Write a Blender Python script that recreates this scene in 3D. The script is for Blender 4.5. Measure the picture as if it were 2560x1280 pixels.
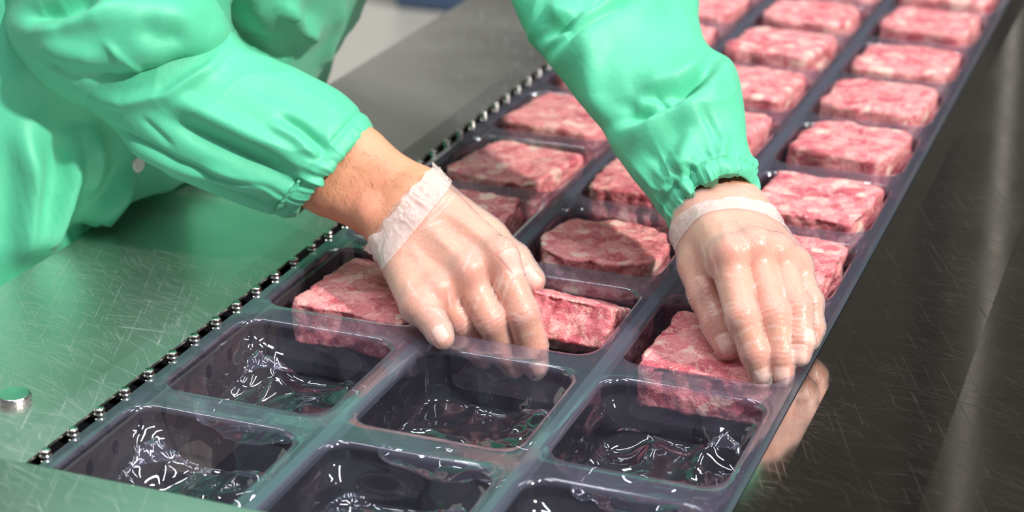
import bpy, math, random
import numpy as np
from mathutils import Matrix, Vector
for o in list(bpy.data.objects): bpy.data.objects.remove(o)
sc = bpy.context.scene
col = sc.collection
# ------------------------------------------------------------------ camera
FPX = 4650.0
R_ = np.array([0.93346999, 0.35865553, 0.0])
U_ = np.array([-0.13565974, 0.35308057, 0.92570543])
F_ = np.array([-0.33200937, 0.86411824, -0.37824523])
CAM = np.array([0, 0, 0.55695])
cd = bpy.data.cameras.new('camera'); cam = bpy.data.objects.new('camera', cd); col.objects.link(cam)
cd.sensor_width = 36; cd.lens = 36*FPX/2560; cd.clip_start = 0.05; cd.clip_end = 60
m = Matrix.Identity(4)
for i in range(3):
    m[i][0] = R_[i]; m[i][1] = U_[i]; m[i][2] = -F_[i]; m[i][3] = CAM[i]
cam.matrix_world = m
cd.dof.use_dof = True; cd.dof.focus_distance = 1.30; cd.dof.aperture_fstop = 6.0
sc.camera = cam
# ------------------------------------------------------------------ world, lights, exposure
w = bpy.data.worlds.new('world'); sc.world = w; w.use_nodes = True
bg = w.node_tree.nodes['Background']; bg.inputs[0].default_value = (0.86, 0.93, 1.0, 1); bg.inputs[1].default_value = 0.17
sd = bpy.data.lights.new('sun', 'SUN'); sun = bpy.data.objects.new('sun', sd); col.objects.link(sun)
sd.energy = 3.5; sd.angle = math.radians(2.5); sd.color = (1.0, 0.95, 0.87)
SUN_TO = Vector((0.74, -0.24, 0.63))
sun.rotation_euler = SUN_TO.to_track_quat('Z', 'Y').to_euler(); sun.location = (2.4, -1.2, 3)
def area(name, loc, target, sx, sy, power, colr):
    a = bpy.data.lights.new(name, 'AREA'); a.shape = 'RECTANGLE'; a.size = sx; a.size_y = sy; a.energy = power; a.color = colr
    o = bpy.data.objects.new(name, a); col.objects.link(o); o.location = loc
    o.rotation_euler = (Vector(loc)-Vector(target)).to_track_quat('Z', 'Y').to_euler(); return o
for lx, ly, pw in ((-1.9, .9, 24), (-.7, .3, 24), (.6, .2, 24), (1.5, 1.6, 20), (-1.5, 2.9, 16), (.3, 3.0, 16)):
    area('fill_light', (lx, ly, 3.0), (lx*.7-.13, ly*.6+.5, 0), .14, 1.6, pw, (0.93, 0.97, 1.0))  # unseen overhead lamps, added as fill and for glints on the film
vs = sc.view_settings
vs.view_transform = 'Standard'; vs.look = 'None'; vs.gamma = 1; vs.use_curve_mapping = False; vs.exposure = 0.14

# ------------------------------------------------------------------ helpers
def at(x, y, D):
    """point on the ray of a photo pixel at depth D (metres along the view axis)"""
    return CAM + ((x-1280)/FPX*R_ - (y-640)/FPX*U_ + F_)*D
def gnd(x, y, z=0.0):
    r = (x-1280)/FPX*R_ - (y-640)/FPX*U_ + F_
    return CAM + r*((z-CAM[2])/r[2])
def proj(P):
    q = np.asarray(P)-CAM; d = q@F_
    return 1280+FPX*(q@R_)/d, 640-FPX*(q@U_)/d, d

def hash3(i, j, k, seed):
    n = (i.astype(np.int64)*73856093) ^ (j.astype(np.int64)*19349663) ^ (k.astype(np.int64)*83492791) ^ (seed*2654435761)
    n = (n ^ (n >> 13))*1274126177 & 0x7fffffff
    n = (n ^ (n >> 16)) & 0xffff
    return n/65535.0
def vnoise(P, scale, seed=0):
    """smooth value noise in -1..1"""
    q = np.asarray(P, dtype=np.float64)*scale
    i = np.floor(q).astype(np.int64); f = q-i; f = f*f*f*(f*(f*6-15)+10)
    r = 0
    for a in (0, 1):
        wa = f[:, 0] if a else 1-f[:, 0]
        for b in (0, 1):
            wb = f[:, 1] if b else 1-f[:, 1]
            for c in (0, 1):
                wc = f[:, 2] if c else 1-f[:, 2]
                r = r + wa*wb*wc*hash3(i[:, 0]+a, i[:, 1]+b, i[:, 2]+c, seed)
    return r*2-1
def fbm(P, scale, seed=0, oct=3):
    r = 0; a = 1.0
    for o in range(oct):
        r = r + a*vnoise(P, scale*2**o, seed+o*17); a *= .5
    return r
def ridge(P, scale, seed=0):
    return 1-2*np.abs(vnoise(P, scale, seed))

def mesh_np(name, V, faces, mat, parent=None, smooth=True):
    me = bpy.data.meshes.new(name)
    V = np.asarray(V, dtype=np.float32)
    if isinstance(faces, np.ndarray):
        nf, k = faces.shape
        me.vertices.add(len(V)); me.vertices.foreach_set('co', V.ravel())
        me.loops.add(nf*k); me.loops.foreach_set('vertex_index', faces.astype(np.int32).ravel())
        me.polygons.add(nf); me.polygons.foreach_set('loop_start', np.arange(0, nf*k, k, dtype=np.int32))
    else:
        me.from_pydata([tuple(v) for v in V.tolist()], [], faces)
    me.update(calc_edges=True); me.validate()
    if smooth: me.polygons.foreach_set('use_smooth', np.ones(len(me.polygons), dtype=bool))
    me.materials.append(mat)
    o = bpy.data.objects.new(name, me); col.objects.link(o)
    if parent is not None: o.parent = parent
    return o
def tag(o, label, cat, group=None):
    o['label'] = label; o['category'] = cat
    if group: o['group'] = group
    return o
def struct(o, label=None):
    o['kind'] = 'structure'
    if label: o['label'] = label
    return o
def empty(name, loc=(0, 0, 0)):
    o = bpy.data.objects.new(name, None); col.objects.link(o); o.location = loc; o.empty_display_size = .02; return o
class MB:
    def __init__(s): s.v = []; s.f = []
    def box(s, a, b, bev=0):
        x0, y0, z0 = a; x1, y1, z1 = b
        n = len(s.v)
        s.v += [(x0,y0,z0),(x1,y0,z0),(x1,y1,z0),(x0,y1,z0),(x0,y0,z1),(x1,y0,z1),(x1,y1,z1),(x0,y1,z1)]
        s.f += [tuple(n+i for i in q) for q in ((3,2,1,0),(4,5,6,7),(0,1,5,4),(1,2,6,5),(2,3,7,6),(3,0,4,7))]
    def extrude(s, prof, y0, y1, ys=None):
        """profile in x,z swept along y"""
        n = len(s.v); k = len(prof)
        for y in (y0, y1): s.v += [(x, y, z) for x, z in prof]
        for i in range(k):
            j = (i+1) % k; s.f.append((n+i, n+j, n+k+j, n+k+i))
        s.f.append(tuple(n+i for i in reversed(range(k)))); s.f.append(tuple(n+k+i for i in range(k)))
    def lathe(s, c, prof, seg=24):
        """profile (r,z) about a vertical axis through c"""
        n = len(s.v); k = len(prof)
        for i in range(seg):
            a = 2*math.pi*i/seg
            for r, z in prof: s.v.append((c[0]+r*math.cos(a), c[1]+r*math.sin(a), c[2]+z))
        for i in range(seg):
            j = (i+1) % seg
            for q in range(k-1): s.f.append((n+i*k+q, n+j*k+q, n+j*k+q+1, n+i*k+q+1))
        s.f.append(tuple(n+i*k+k-1 for i in range(seg))); s.f.append(tuple(n+i*k for i in reversed(range(seg))))
    def tube(s, pts, r, seg=8):
        pts = [Vector(p) for p in pts]; n = len(s.v)
        up = Vector((0, 0, 1))
        for i, p in enumerate(pts):
            t = (pts[min(i+1, len(pts)-1)]-pts[max(i-1, 0)]).normalized()
            a = t.cross(up if abs(t.z) < .9 else Vector((1, 0, 0))).normalized(); b = t.cross(a)
            rr = r[i] if isinstance(r, (list, tuple)) else r
            for q in range(seg):
                an = 2*math.pi*q/seg; s.v.append(tuple(p+a*math.cos(an)*rr+b*math.sin(an)*rr))
        for i in range(len(pts)-1):
            for q in range(seg):
                q2 = (q+1) % seg; s.f.append((n+i*seg+q, n+i*seg+q2, n+(i+1)*seg+q2, n+(i+1)*seg+q))
        s.f.append(tuple(n+q for q in reversed(range(seg)))); s.f.append(tuple(n+(len(pts)-1)*seg+q for q in range(seg)))
    def build(s, name, mat, parent=None, smooth=False, bevel=0):
        o = mesh_np(name, s.v, s.f, mat, parent, smooth)
        if bevel:
            b = o.modifiers.new('bevel', 'BEVEL'); b.width = bevel; b.segments = 3; b.limit_method = 'ANGLE'
        return o

# ------------------------------------------------------------------ materials
def newmat(name):
    mt = bpy.data.materials.new(name); mt.use_nodes = True; nt = mt.node_tree
    return mt, nt, nt.nodes, nt.links, nt.nodes['Principled BSDF']
def node(nt, t, **kw):
    n = nt.nodes.new(t)
    for k, v in kw.items(): setattr(n, k, v)
    return n
def ramp(nt, stops, interp='LINEAR'):
    n = nt.nodes.new('ShaderNodeValToRGB'); cr = n.color_ramp; cr.interpolation = interp
    while len(cr.elements) > 1: cr.elements.remove(cr.elements[0])
    cr.elements[0].position = stops[0][0]; cr.elements[0].color = (*stops[0][1], 1)
    for p, c in stops[1:]:
        e = cr.elements.new(p); e.color = (*c, 1)
    return n
def srgb(r, g, b):
    f = lambda c: c/12.92 if c <= .04045 else ((c+.055)/1.055)**2.4
    return (f(r/255), f(g/255), f(b/255))
def coords(nt, scale=(1, 1, 1), rot=(0, 0, 0), loc=(0, 0, 0), kind='Object'):
    tc = node(nt, 'ShaderNodeTexCoord'); mp = node(nt, 'ShaderNodeMapping')
    mp.inputs['Scale'].default_value = scale; mp.inputs['Rotation'].default_value = rot; mp.inputs['Location'].default_value = loc
    nt.links.new(tc.outputs[kind], mp.inputs['Vector']); return mp.outputs[0]
def noise(nt, vec, scale, detail=3, rough=.5, dist=0):
    n = node(nt, 'ShaderNodeTexNoise'); n.inputs['Scale'].default_value = scale; n.inputs['Detail'].default_value = detail
    n.inputs['Roughness'].default_value = rough; n.inputs['Distortion'].default_value = dist
    if vec is not None: nt.links.new(vec, n.inputs['Vector'])
    return n
def bump(nt, h, strength, dist, normal=None):
    b = node(nt, 'ShaderNodeBump'); b.inputs['Strength'].default_value = strength; b.inputs['Distance'].default_value = dist
    nt.links.new(h, b.inputs['Height'])
    if normal is not None: nt.links.new(normal, b.inputs['Normal'])
    return b.outputs[0]
def mixc(nt, fac, a, b, blend='MIX'):
    n = node(nt, 'ShaderNodeMix', data_type='RGBA', blend_type=blend)
    for s, v in ((n.inputs[0], fac), (n.inputs[6], a), (n.inputs[7], b)):
        if hasattr(v, 'links'): nt.links.new(v, s)
        elif isinstance(v, (int, float)): s.default_value = v
        else: s.default_value = (*v, 1) if len(v) == 3 else v
    return n.outputs[2]
def mth(nt, op, a, b=None, c=None):
    n = node(nt, 'ShaderNodeMath', operation=op)
    for s, v in zip(n.inputs, (a, b, c)):
        if v is None: continue
        if hasattr(v, 'links'): nt.links.new(v, s)
        else: s.default_value = v
    return n.outputs[0]

def mat_steel(name, base, rough, brush=0.06, along='y', scr=True):
    mt, nt, N, L, p = newmat(name)
    p.inputs['Metallic'].default_value = 1
    sc_ = (240, 3, 240) if along == 'y' else (3, 240, 240)
    v = coords(nt, sc_); n1 = noise(nt, v, 1.0, 3)
    v2 = coords(nt, (1, 1, 1)); n2 = noise(nt, v2, 9, 4)
    c = mixc(nt, n2.outputs[0], tuple(x*.82 for x in base), tuple(min(1, x*1.15) for x in base))
    if scr:
        # fine scratches: several families of long thin lines
        tot = None
        for k, (ang, s1) in enumerate(((.28, 9), (.42, 13), (-.15, 11), (1.2, 8), (.8, 15))):
            v1 = coords(nt, (1, 1, 1), (0, 0, ang), (k*3.1, k*1.7, 0)); m2_ = node(nt, 'ShaderNodeMapping'); m2_.inputs['Scale'].default_value = (s1, s1*55, 1)
            nt.links.new(v1, m2_.inputs['Vector'])
            vo = noise(nt, m2_.outputs[0], 1.0, 1)
            r = ramp(nt, [(.0, (0, 0, 0)), (.665, (0, 0, 0)), (.69, (1, 1, 1)), (.715, (0, 0, 0))])
            nt.links.new(vo.outputs[0], r.inputs[0])
            tot = r.outputs[0] if tot is None else mixc(nt, 1.0, tot, r.outputs[0], 'LIGHTEN')
        c = mixc(nt, mth(nt, 'MULTIPLY', tot, .15), c, tuple(min(1, x*1.9+.1) for x in base))
        rr = mth(nt, 'ADD', mth(nt, 'MULTIPLY', tot, .18), mth(nt, 'MULTIPLY_ADD', n2.outputs[0], .10, rough-.05))
    else:
        rr = mth(nt, 'MULTIPLY_ADD', n2.outputs[0], .10, rough-.05)
    L.new(c, p.inputs['Base Color']); L.new(rr, p.inputs['Roughness'])
    L.new(bump(nt, n1.outputs[0], brush, .0006), p.inputs['Normal'])
    return mt
M_PLATE_L = mat_steel('brushed_steel', (.60, .59, .56), .36)
M_PLATE_R = mat_steel('brushed_steel_dark', (.46, .44, .405), .095, .006)
M_STEEL = mat_steel('machined_steel', (.62, .60, .57), .18, .02, scr=False)
M_FRONT = mat_steel('cover_steel', (.50, .50, .48), .33, .10, along='x')

def mat_plain(name, c, rough, metal=0, spec=.5):
    mt, nt, N, L, p = newmat(name)
    v = coords(nt); n = noise(nt, v, 40, 3)
    cc = mixc(nt, n.outputs[0], tuple(x*.85 for x in c), tuple(min(1, x*1.12) for x in c))
    L.new(cc, p.inputs['Base Color']); p.inputs['Roughness'].default_value = rough; p.inputs['Metallic'].default_value = metal
    p.inputs['Specular IOR Level'].default_value = spec
    L.new(bump(nt, n.outputs[0], .1, .001), p.inputs['Normal'])
    return mt
M_BLACK = mat_plain('black_trough', (.008, .008, .011), .45)
M_DARK = mat_plain('dark_rubber', (.012, .012, .016), .5)
M_RAIL = mat_plain('rail_plastic', (.055, .075, .095), .3)
M_GUIDE = mat_plain('guide_steel', (.11, .09, .088), .4, .6)
M_BRACKET = mat_plain('bracket_steel', (.20, .165, .14), .35, .7)
M_FLOOR = mat_plain('floor_resin', (.42, .41, .39), .35)
M_WALL = mat_plain('wall_paint', (.085, .079, .070), .6)
M_WALL_L = mat_plain('wall_panel_light', (.88, .87, .84), .5)
M_BLUE = mat_plain('blue_plastic', (.05, .09, .17), .4)
M_WHITE = mat_plain('white_enamel', (.85, .83, .8), .3)

def mat_film(name):
    mt, nt, N, L, p = newmat(name)
    out = N['Material Output']; N.remove(p)
    v = coords(nt, kind='Object'); sx = node(nt, 'ShaderNodeSeparateXYZ'); L.new(v, sx.inputs[0])
    fl = node(nt, 'ShaderNodeMapRange'); fl.inputs['From Min'].default_value = -.004; fl.inputs['From Max'].default_value = -.0008
    L.new(sx.outputs[2], fl.inputs['Value']); flange = fl.outputs[0]      # 1 on the stiff flange, 0 in the drawn pocket
    tr = node(nt, 'ShaderNodeBsdfTransparent')
    L.new(mixc(nt, flange, (.92, .905, .955), (.90, .885, .945)), tr.inputs[0])
    gl = node(nt, 'ShaderNodeBsdfGlossy'); gl.inputs[0].default_value = (.93, .95, 1, 1)
    L.new(mth(nt, 'MULTIPLY_ADD', flange, .06, .02), gl.inputs['Roughness'])
    df = node(nt, 'ShaderNodeBsdfDiffuse'); df.inputs[0].default_value = (.50, .50, .72, 1)
    n = noise(nt, v, 90, 3); nb = noise(nt, v, 25, 2)
    nm = bump(nt, nb.outputs[0], .04, .004)
    L.new(nm, gl.inputs['Normal'])
    lw = node(nt, 'ShaderNodeFresnel'); ge_ = node(nt, 'ShaderNodeNewGeometry')
    L.new(mth(nt, 'MULTIPLY_ADD', ge_.outputs['Backfacing'], 1/1.75-1.75, 1.75), lw.inputs['IOR'])      # thin sheet: the same from both sides
    L.new(nm, lw.inputs['Normal'])
    m1 = node(nt, 'ShaderNodeMixShader')
    L.new(mth(nt, 'ADD', mth(nt, 'MULTIPLY', flange, .06), mth(nt, 'MULTIPLY_ADD', n.outputs[0], .02, .016)), m1.inputs[0])
    L.new(tr.outputs[0], m1.inputs[1]); L.new(df.outputs[0], m1.inputs[2])
    m2 = node(nt, 'ShaderNodeMixShader')
    L.new(mth(nt, 'MINIMUM', mth(nt, 'MULTIPLY', lw.outputs[0], 1.3), .95), m2.inputs[0])
    L.new(m1.outputs[0], m2.inputs[1]); L.new(gl.outputs[0], m2.inputs[2])
    L.new(m2.outputs[0], out.inputs['Surface'])
    return mt
M_FILM = mat_film('clear_forming_film')

def mat_meat(name, tone):
    mt, nt, N, L, p = newmat(name)
    oi = node(nt, 'ShaderNodeObjectInfo')
    tc = node(nt, 'ShaderNodeTexCoord'); va = node(nt, 'ShaderNodeVectorMath', operation='ADD')
    vm = node(nt, 'ShaderNodeVectorMath', operation='SCALE'); vm.inputs[0].default_value = (3.1, 7.7, 1.3)
    L.new(oi.outputs['Random'], vm.inputs['Scale']); L.new(tc.outputs['Object'], va.inputs[0]); L.new(vm.outputs[0], va.inputs[1])
    base = va.outputs[0]
    nd = noise(nt, base, 70, 3)
    vw = node(nt, 'ShaderNodeVectorMath', operation='SCALE'); vw.inputs['Scale'].default_value = .012
    L.new(nd.outputs['Color'], vw.inputs[0])
    v2 = node(nt, 'ShaderNodeVectorMath', operation='ADD'); L.new(base, v2.inputs[0]); L.new(vw.outputs[0], v2.inputs[1])
    vo = node(nt, 'ShaderNodeTexVoronoi'); vo.feature = 'SMOOTH_F1'; vo.inputs['Scale'].default_value = 85; vo.inputs['Smoothness'].default_value = .35
    L.new(v2.outputs[0], vo.inputs['Vector'])
    sp = node(nt, 'ShaderNodeSeparateColor'); L.new(vo.outputs['Color'], sp.inputs[0])
    deep, mid, pale, cream = [tuple(a*b for a, b in zip(c, tone)) for c in
        (srgb(198, 88, 102), srgb(222, 118, 126), srgb(244, 164, 160), srgb(255, 220, 200))]
    r = ramp(nt, [(0, deep), (.2, deep), (.34, mid), (.52, pale), (.7, mid), (.84, pale), (.95, cream), (1, cream)])
    L.new(sp.outputs[0], r.inputs[0])
    n2 = noise(nt, base, 38, 5, .6)
    r2 = ramp(nt, [(.36, (0, 0, 0)), (.62, (1, 1, 1))]); L.new(n2.outputs[0], r2.inputs[0])
    c = mixc(nt, mth(nt, 'MULTIPLY', r2.outputs[0], .35), r.outputs[0], pale)
    # marbled fat streaks
    n3 = noise(nt, v2.outputs[0], 55, 4, .6, .6)
    r3 = ramp(nt, [(.47, (0, 0, 0)), (.5, (1, 1, 1)), (.53, (0, 0, 0))]); L.new(n3.outputs[0], r3.inputs[0])
    c = mixc(nt, mth(nt, 'MULTIPLY', r3.outputs[0], .5), c, cream)
    # dark pits and browned flecks
    n4 = noise(nt, base, 210, 2); r4 = ramp(nt, [(.66, (0, 0, 0)), (.74, (1, 1, 1))]); L.new(n4.outputs[0], r4.inputs[0])
    c = mixc(nt, mth(nt, 'MULTIPLY', r4.outputs[0], .55), c, srgb(176, 84, 62))
    ng = noise(nt, base, 520, 4, .7); rg_ = ramp(nt, [(.3, (.62, .55, .55)), (.5, (1, 1, 1)), (.72, (1.0, 1.0, 1.0))]); L.new(ng.outputs[0], rg_.inputs[0])
    c = mixc(nt, .8, c, rg_.outputs[0], 'MULTIPLY')
    n5 = noise(nt, base, 330, 3, .6); r5 = ramp(nt, [(.6, (0, 0, 0)), (.7, (1, 1, 1))]); L.new(n5.outputs[0], r5.inputs[0])
    c = mixc(nt, mth(nt, 'MULTIPLY', r5.outputs[0], .45), c, cream)
    L.new(c, p.inputs['Base Color'])
    p.inputs['Subsurface Weight'].default_value = .25; p.inputs['Subsurface Radius'].default_value = (.006, .002, .0015); p.inputs['Subsurface Scale'].default_value = .8
    rr = mth(nt, 'MULTIPLY_ADD', n2.outputs[0], .35, .25); L.new(rr, p.inputs['Roughness'])
    nf = noise(nt, base, 260, 4, .65)
    b1 = bump(nt, nf.outputs[0], .7, .0022); b2 = bump(nt, sp.outputs[1], .35, .0012, b1)
    L.new(b2, p.inputs['Normal'])
    return mt
M_MEAT = mat_meat('pressed_pink_meat', (.97, .93, 1.0))

def mat_skin(name):
    mt, nt, N, L, p = newmat(name)
    v = coords(nt); n1 = noise(nt, v, 45, 4); n2 = noise(nt, v, 420, 3); n3 = noise(nt, v, 160, 3)
    at_ = node(nt, 'ShaderNodeAttribute', attribute_name='tint')
    base = mixc(nt, n1.outputs[0], srgb(212, 136, 104), srgb(234, 172, 140))
    r = ramp(nt, [(.5, (0, 0, 0)), (.72, (1, 1, 1))]); L.new(n3.outputs[0], r.inputs[0])
    base = mixc(nt, mth(nt, 'MULTIPLY', r.outputs[0], .11), base, srgb(196, 104, 76))
    sp = node(nt, 'ShaderNodeSeparateColor'); L.new(at_.outputs['Color'], sp.inputs[0])
    base = mixc(nt, sp.outputs[0], base, srgb(222, 128, 116))       # redness
    base = mixc(nt, sp.outputs[1], base, srgb(244, 196, 182))       # nails
    L.new(base, p.inputs['Base Color'])
    p.inputs['Subsurface Weight'].default_value = .25; p.inputs['Subsurface Radius'].default_value = (.006, .0022, .0012); p.inputs['Subsurface Scale'].default_value = .6
    p.inputs['Roughness'].default_value = .48
    wv = node(nt, 'ShaderNodeTexVoronoi'); wv.feature = 'DISTANCE_TO_EDGE'; wv.inputs['Scale'].default_value = 700; L.new(v, wv.inputs['Vector'])
    L.new(bump(nt, n2.outputs[0], .3, .0006, bump(nt, wv.outputs[0], .25, .0005)), p.inputs['Normal'])
    return mt
M_SKIN = mat_skin('skin')

def mat_glove(name, dens, white):
    mt, nt, N, L, p = newmat(name)
    out = N['Material Output']; N.remove(p)
    v = coords(nt)
    n1 = noise(nt, v, 60, 3, .6, .4)
    vs_ = coords(nt, (1, 1, .35)); n2 = noise(nt, vs_, 170, 3, .55, .8)
    rg = ramp(nt, [(.44, (0, 0, 0)), (.5, (1, 1, 1)), (.56, (0, 0, 0))]); L.new(n2.outputs[0], rg.inputs[0])
    nm = bump(nt, rg.outputs[0], .18, .0010, bump(nt, n1.outputs[0], .2, .003))
    tr = node(nt, 'ShaderNodeBsdfTransparent'); tr.inputs[0].default_value = (.98, .955, .95, 1)
    df = node(nt, 'ShaderNodeBsdfDiffuse'); df.inputs[0].default_value = (*white, 1); L.new(nm, df.inputs['Normal'])
    tl = node(nt, 'ShaderNodeBsdfTranslucent'); tl.inputs[0].default_value = (*white, 1)
    ad = node(nt, 'ShaderNodeMixShader'); ad.inputs[0].default_value = .4; L.new(df.outputs[0], ad.inputs[1]); L.new(tl.outputs[0], ad.inputs[2])
    gl = node(nt, 'ShaderNodeBsdfGlossy'); gl.inputs['Roughness'].default_value = .27; L.new(nm, gl.inputs['Normal'])
    lw = node(nt, 'ShaderNodeLayerWeight'); lw.inputs['Blend'].default_value = .35; L.new(nm, lw.inputs['Normal'])
    m1 = node(nt, 'ShaderNodeMixShader')
    fac = mth(nt, 'MULTIPLY_ADD', lw.outputs['Facing'], .28, dens)
    fac = mth(nt, 'ADD', fac, mth(nt, 'MULTIPLY', rg.outputs[0], .08))
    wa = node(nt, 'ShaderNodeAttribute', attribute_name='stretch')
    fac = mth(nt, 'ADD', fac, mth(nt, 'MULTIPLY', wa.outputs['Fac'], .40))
    L.new(mth(nt, 'MINIMUM', fac, .95), m1.inputs[0]); L.new(tr.outputs[0], m1.inputs[1]); L.new(ad.outputs[0], m1.inputs[2])
    fr = node(nt, 'ShaderNodeFresnel'); L.new(nm, fr.inputs['Normal']); ge_ = node(nt, 'ShaderNodeNewGeometry')
    L.new(mth(nt, 'MULTIPLY_ADD', ge_.outputs['Backfacing'], 1/1.4-1.4, 1.4), fr.inputs['IOR'])
    m2 = node(nt, 'ShaderNodeMixShader'); L.new(fr.outputs[0], m2.inputs[0]); L.new(m1.outputs[0], m2.inputs[1]); L.new(gl.outputs[0], m2.inputs[2])
    L.new(m2.outputs[0], out.inputs['Surface'])
    return mt
M_GLOVE = mat_glove('clear_vinyl_glove', .22, (.97, .89, .87))
M_CUFF = mat_glove('vinyl_cuff', .50, (.95, .93, .93))

def mat_cloth(name):
    mt, nt, N, L, p = newmat(name)
    v = coords(nt); n1 = noise(nt, v, 14, 4); n2 = noise(nt, v, 900, 2); n3 = noise(nt, v, 60, 4, .6)
    c = mixc(nt, n1.outputs[0], srgb(74, 188, 146), srgb(92, 200, 162))
    L.new(c, p.inputs['Base Color']); p.inputs['Roughness'].default_value = .55
    p.inputs['Sheen Weight'].default_value = .12; p.inputs['Sheen Roughness'].default_value = .5; p.inputs['Specular IOR Level'].default_value = .6
    p.inputs['Subsurface Weight'].default_value = .0
    L.new(bump(nt, n2.outputs[0], .25, .0004, bump(nt, n3.outputs[0], .25, .003)), p.inputs['Normal'])
    return mt
M_COAT = mat_cloth('green_work_cloth')
M_SNAP = mat_plain('pearl_snap', (.8, .78, .8), .2)

# ------------------------------------------------------------------ room (setting)
b = MB(); b.box((-9, -4, -1.0), (7, 9, -.95)); struct(b.build('floor', M_FLOOR), 'pale grey resin floor of the packing hall')
b = MB(); b.box((-9, 6.0, -.95), (7, 6.1, 4.2)); struct(b.build('wall_back', M_WALL), 'dark grey-brown back wall of the packing hall')
b = MB(); b.box((-3.9, 5.96, -.95), (-2.58, 6.0, 2.0)); struct(b.build('reflector_panel_1', M_WALL_L), 'pale wall panel on the back wall')  # added out of view, sized for its pale reflection in the left plate
b = MB(); b.box((-9.1, -4, -.95), (-9, 6.1, 4.2)); struct(b.build('wall_left', M_WALL_L), 'pale side wall of the packing hall')

b = MB(); b.tube([(-.60, 5.93, -.95), (-.60, 5.93, 4.0)], .014, 16); tag(b.build('wall_pipe', M_WHITE, smooth=True), 'white vertical pipe on the dark back wall', 'pipe')  # added out of view for the bright streak it reflects in the right plate
b = MB(); b.box((-2.42, 5.25, -.95), (-2.10, 5.65, -.2)); tag(b.build('storage_crate', M_BLUE, bevel=.02), 'dark blue crate on the floor behind the line', 'crate')
# ------------------------------------------------------------------ machine
XL, XD1, XD2, XR = -.6400, -.4955, -.361, -.228
Y0, PITCH, NROW = .970, .150, 14       # front rim of row 1
YF0, YF1 = .70, Y0+PITCH*(NROW-1)
mach = empty('packing_machine', (-.44, 1.5, -.95))
tag(mach, 'long stainless steel packing line with plates either side of the film', 'machine')
def P(o):
    o.parent = mach; o.matrix_parent_inverse = Matrix.Translation((.44, -1.5, .95)); return o
# left plate: outer rolled edge, flat, bend, strip by the chain
b = MB(); b.extrude([(-.834, -.03), (-.834, -.004), (-.830, .0), (-.6735, .0), (-.6725, -.0001), (-.6520, -.0020), (-.6520, -.0040), (-.6725, -.0021), (-.6735, -.002), (-.829, -.002), (-.832, -.03)], .3, 3.6)
P(b.build('side_plate', M_PLATE_L))
b = MB(); b.extrude([(-.222, -.03), (-.2225, .001), (-.2045, .003), (-.12, .004), (.5, .004), (.5, -.03)], .3, 3.6)
P(b.build('side_plate', M_PLATE_R))
b = MB(); b.extrude([(-.834, -.9), (-.834, -.03), (-.80, -.03), (-.80, -.9)], .3, 3.6); P(b.build('side_apron', M_STEEL))
b = MB(); b.extrude([(.47, -.9), (.47, -.03), (.5, -.03), (.5, -.9)], .3, 3.6); P(b.build('side_apron', M_STEEL))
# dark trough below the film
b = MB(); b.extrude([(-.80, -.13), (-.80, -.125), (.47, -.125), (.47, -.13)], .3, 3.6); P(b.build('trough', M_BLACK))
for x in (XD1, XD2):
    b = MB(); b.extrude([(x-.0045, -.012), (x-.0045, -.004), (x+.0045, -.004), (x+.0045, -.012)], .7, 3.2); P(b.build('support_rail', M_RAIL))
b = MB(); b.extrude([(XR-.001, -.05), (XR-.001, -.0015), (-.2235, .0005), (-.2235, -.05)], .3, 3.2); P(b.build('support_rail', M_RAIL, bevel=.001))
# chain guide; black discs paint the shade inside its oval holes
b = MB(); b.extrude([(-.636, -.10), (-.636, -.012), (-.633, -.012), (-.633, -.10)], .6, 3.2); gd = P(b.build('guide_rail', M_GUIDE))
b = MB(); b.box((-.70, .6, -.124), (-.6375, 3.2, -.036)); P(b.build('chain_bed', M_BLACK))
r_a = at(352, 1068, 1.)-CAM; r_b = at(290, 1117, 1.)-CAM; h_a = CAM+r_a*(-.6325/r_a[0]); h_b = CAM+r_b*(-.6325/r_b[0])
HS = abs(h_a[1]-h_b[1]); HY = min(h_a[1], h_b[1])-2*HS; HZ = (h_a[2]+h_b[2])/2

hole = None
for i in range(14):
    if hole is None:
        hb = MB(); k = 20
        hb.v = [(0, .0035*math.cos(2*math.pi*q/k), .0055*math.sin(2*math.pi*q/k)) for q in range(k)]+[(-.003, .0035*math.cos(2*math.pi*q/k), .0055*math.sin(2*math.pi*q/k)) for q in range(k)]
        hb.f = [tuple(range(k))]+[(q, k+q, k+(q+1) % k, (q+1) % k) for q in range(k)]
        hole = hb.build('hole_shade_disc', M_BLACK, gd); o = hole
    else:
        o = hole.copy(); col.objects.link(o)
    o.location = (-.6325, HY+i*HS, HZ)
# front cover plate
e0 = gnd(0, 1140, .014); e1 = gnd(640, 1272, .014); fy = (e0[1]+e1[1])/2
b = MB(); b.extrude([(0, 0)], 0, 1) if False else None
b.v = []; b.f = []
b.box((-.90, .45, .0025), (-.42, fy, .014)); P(b.build('front_cover', M_FRONT, bevel=.0022))
# bolt on left plate
bp = gnd(35, 1000, .0)
b = MB(); b.lathe((bp[0], bp[1], 0), [(.0118, 0), (.0118, .0035), (.0105, .005), (.0, .0052)], 40); P(b.build('bolt', M_STEEL, smooth=False, bevel=.0004))
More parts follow.
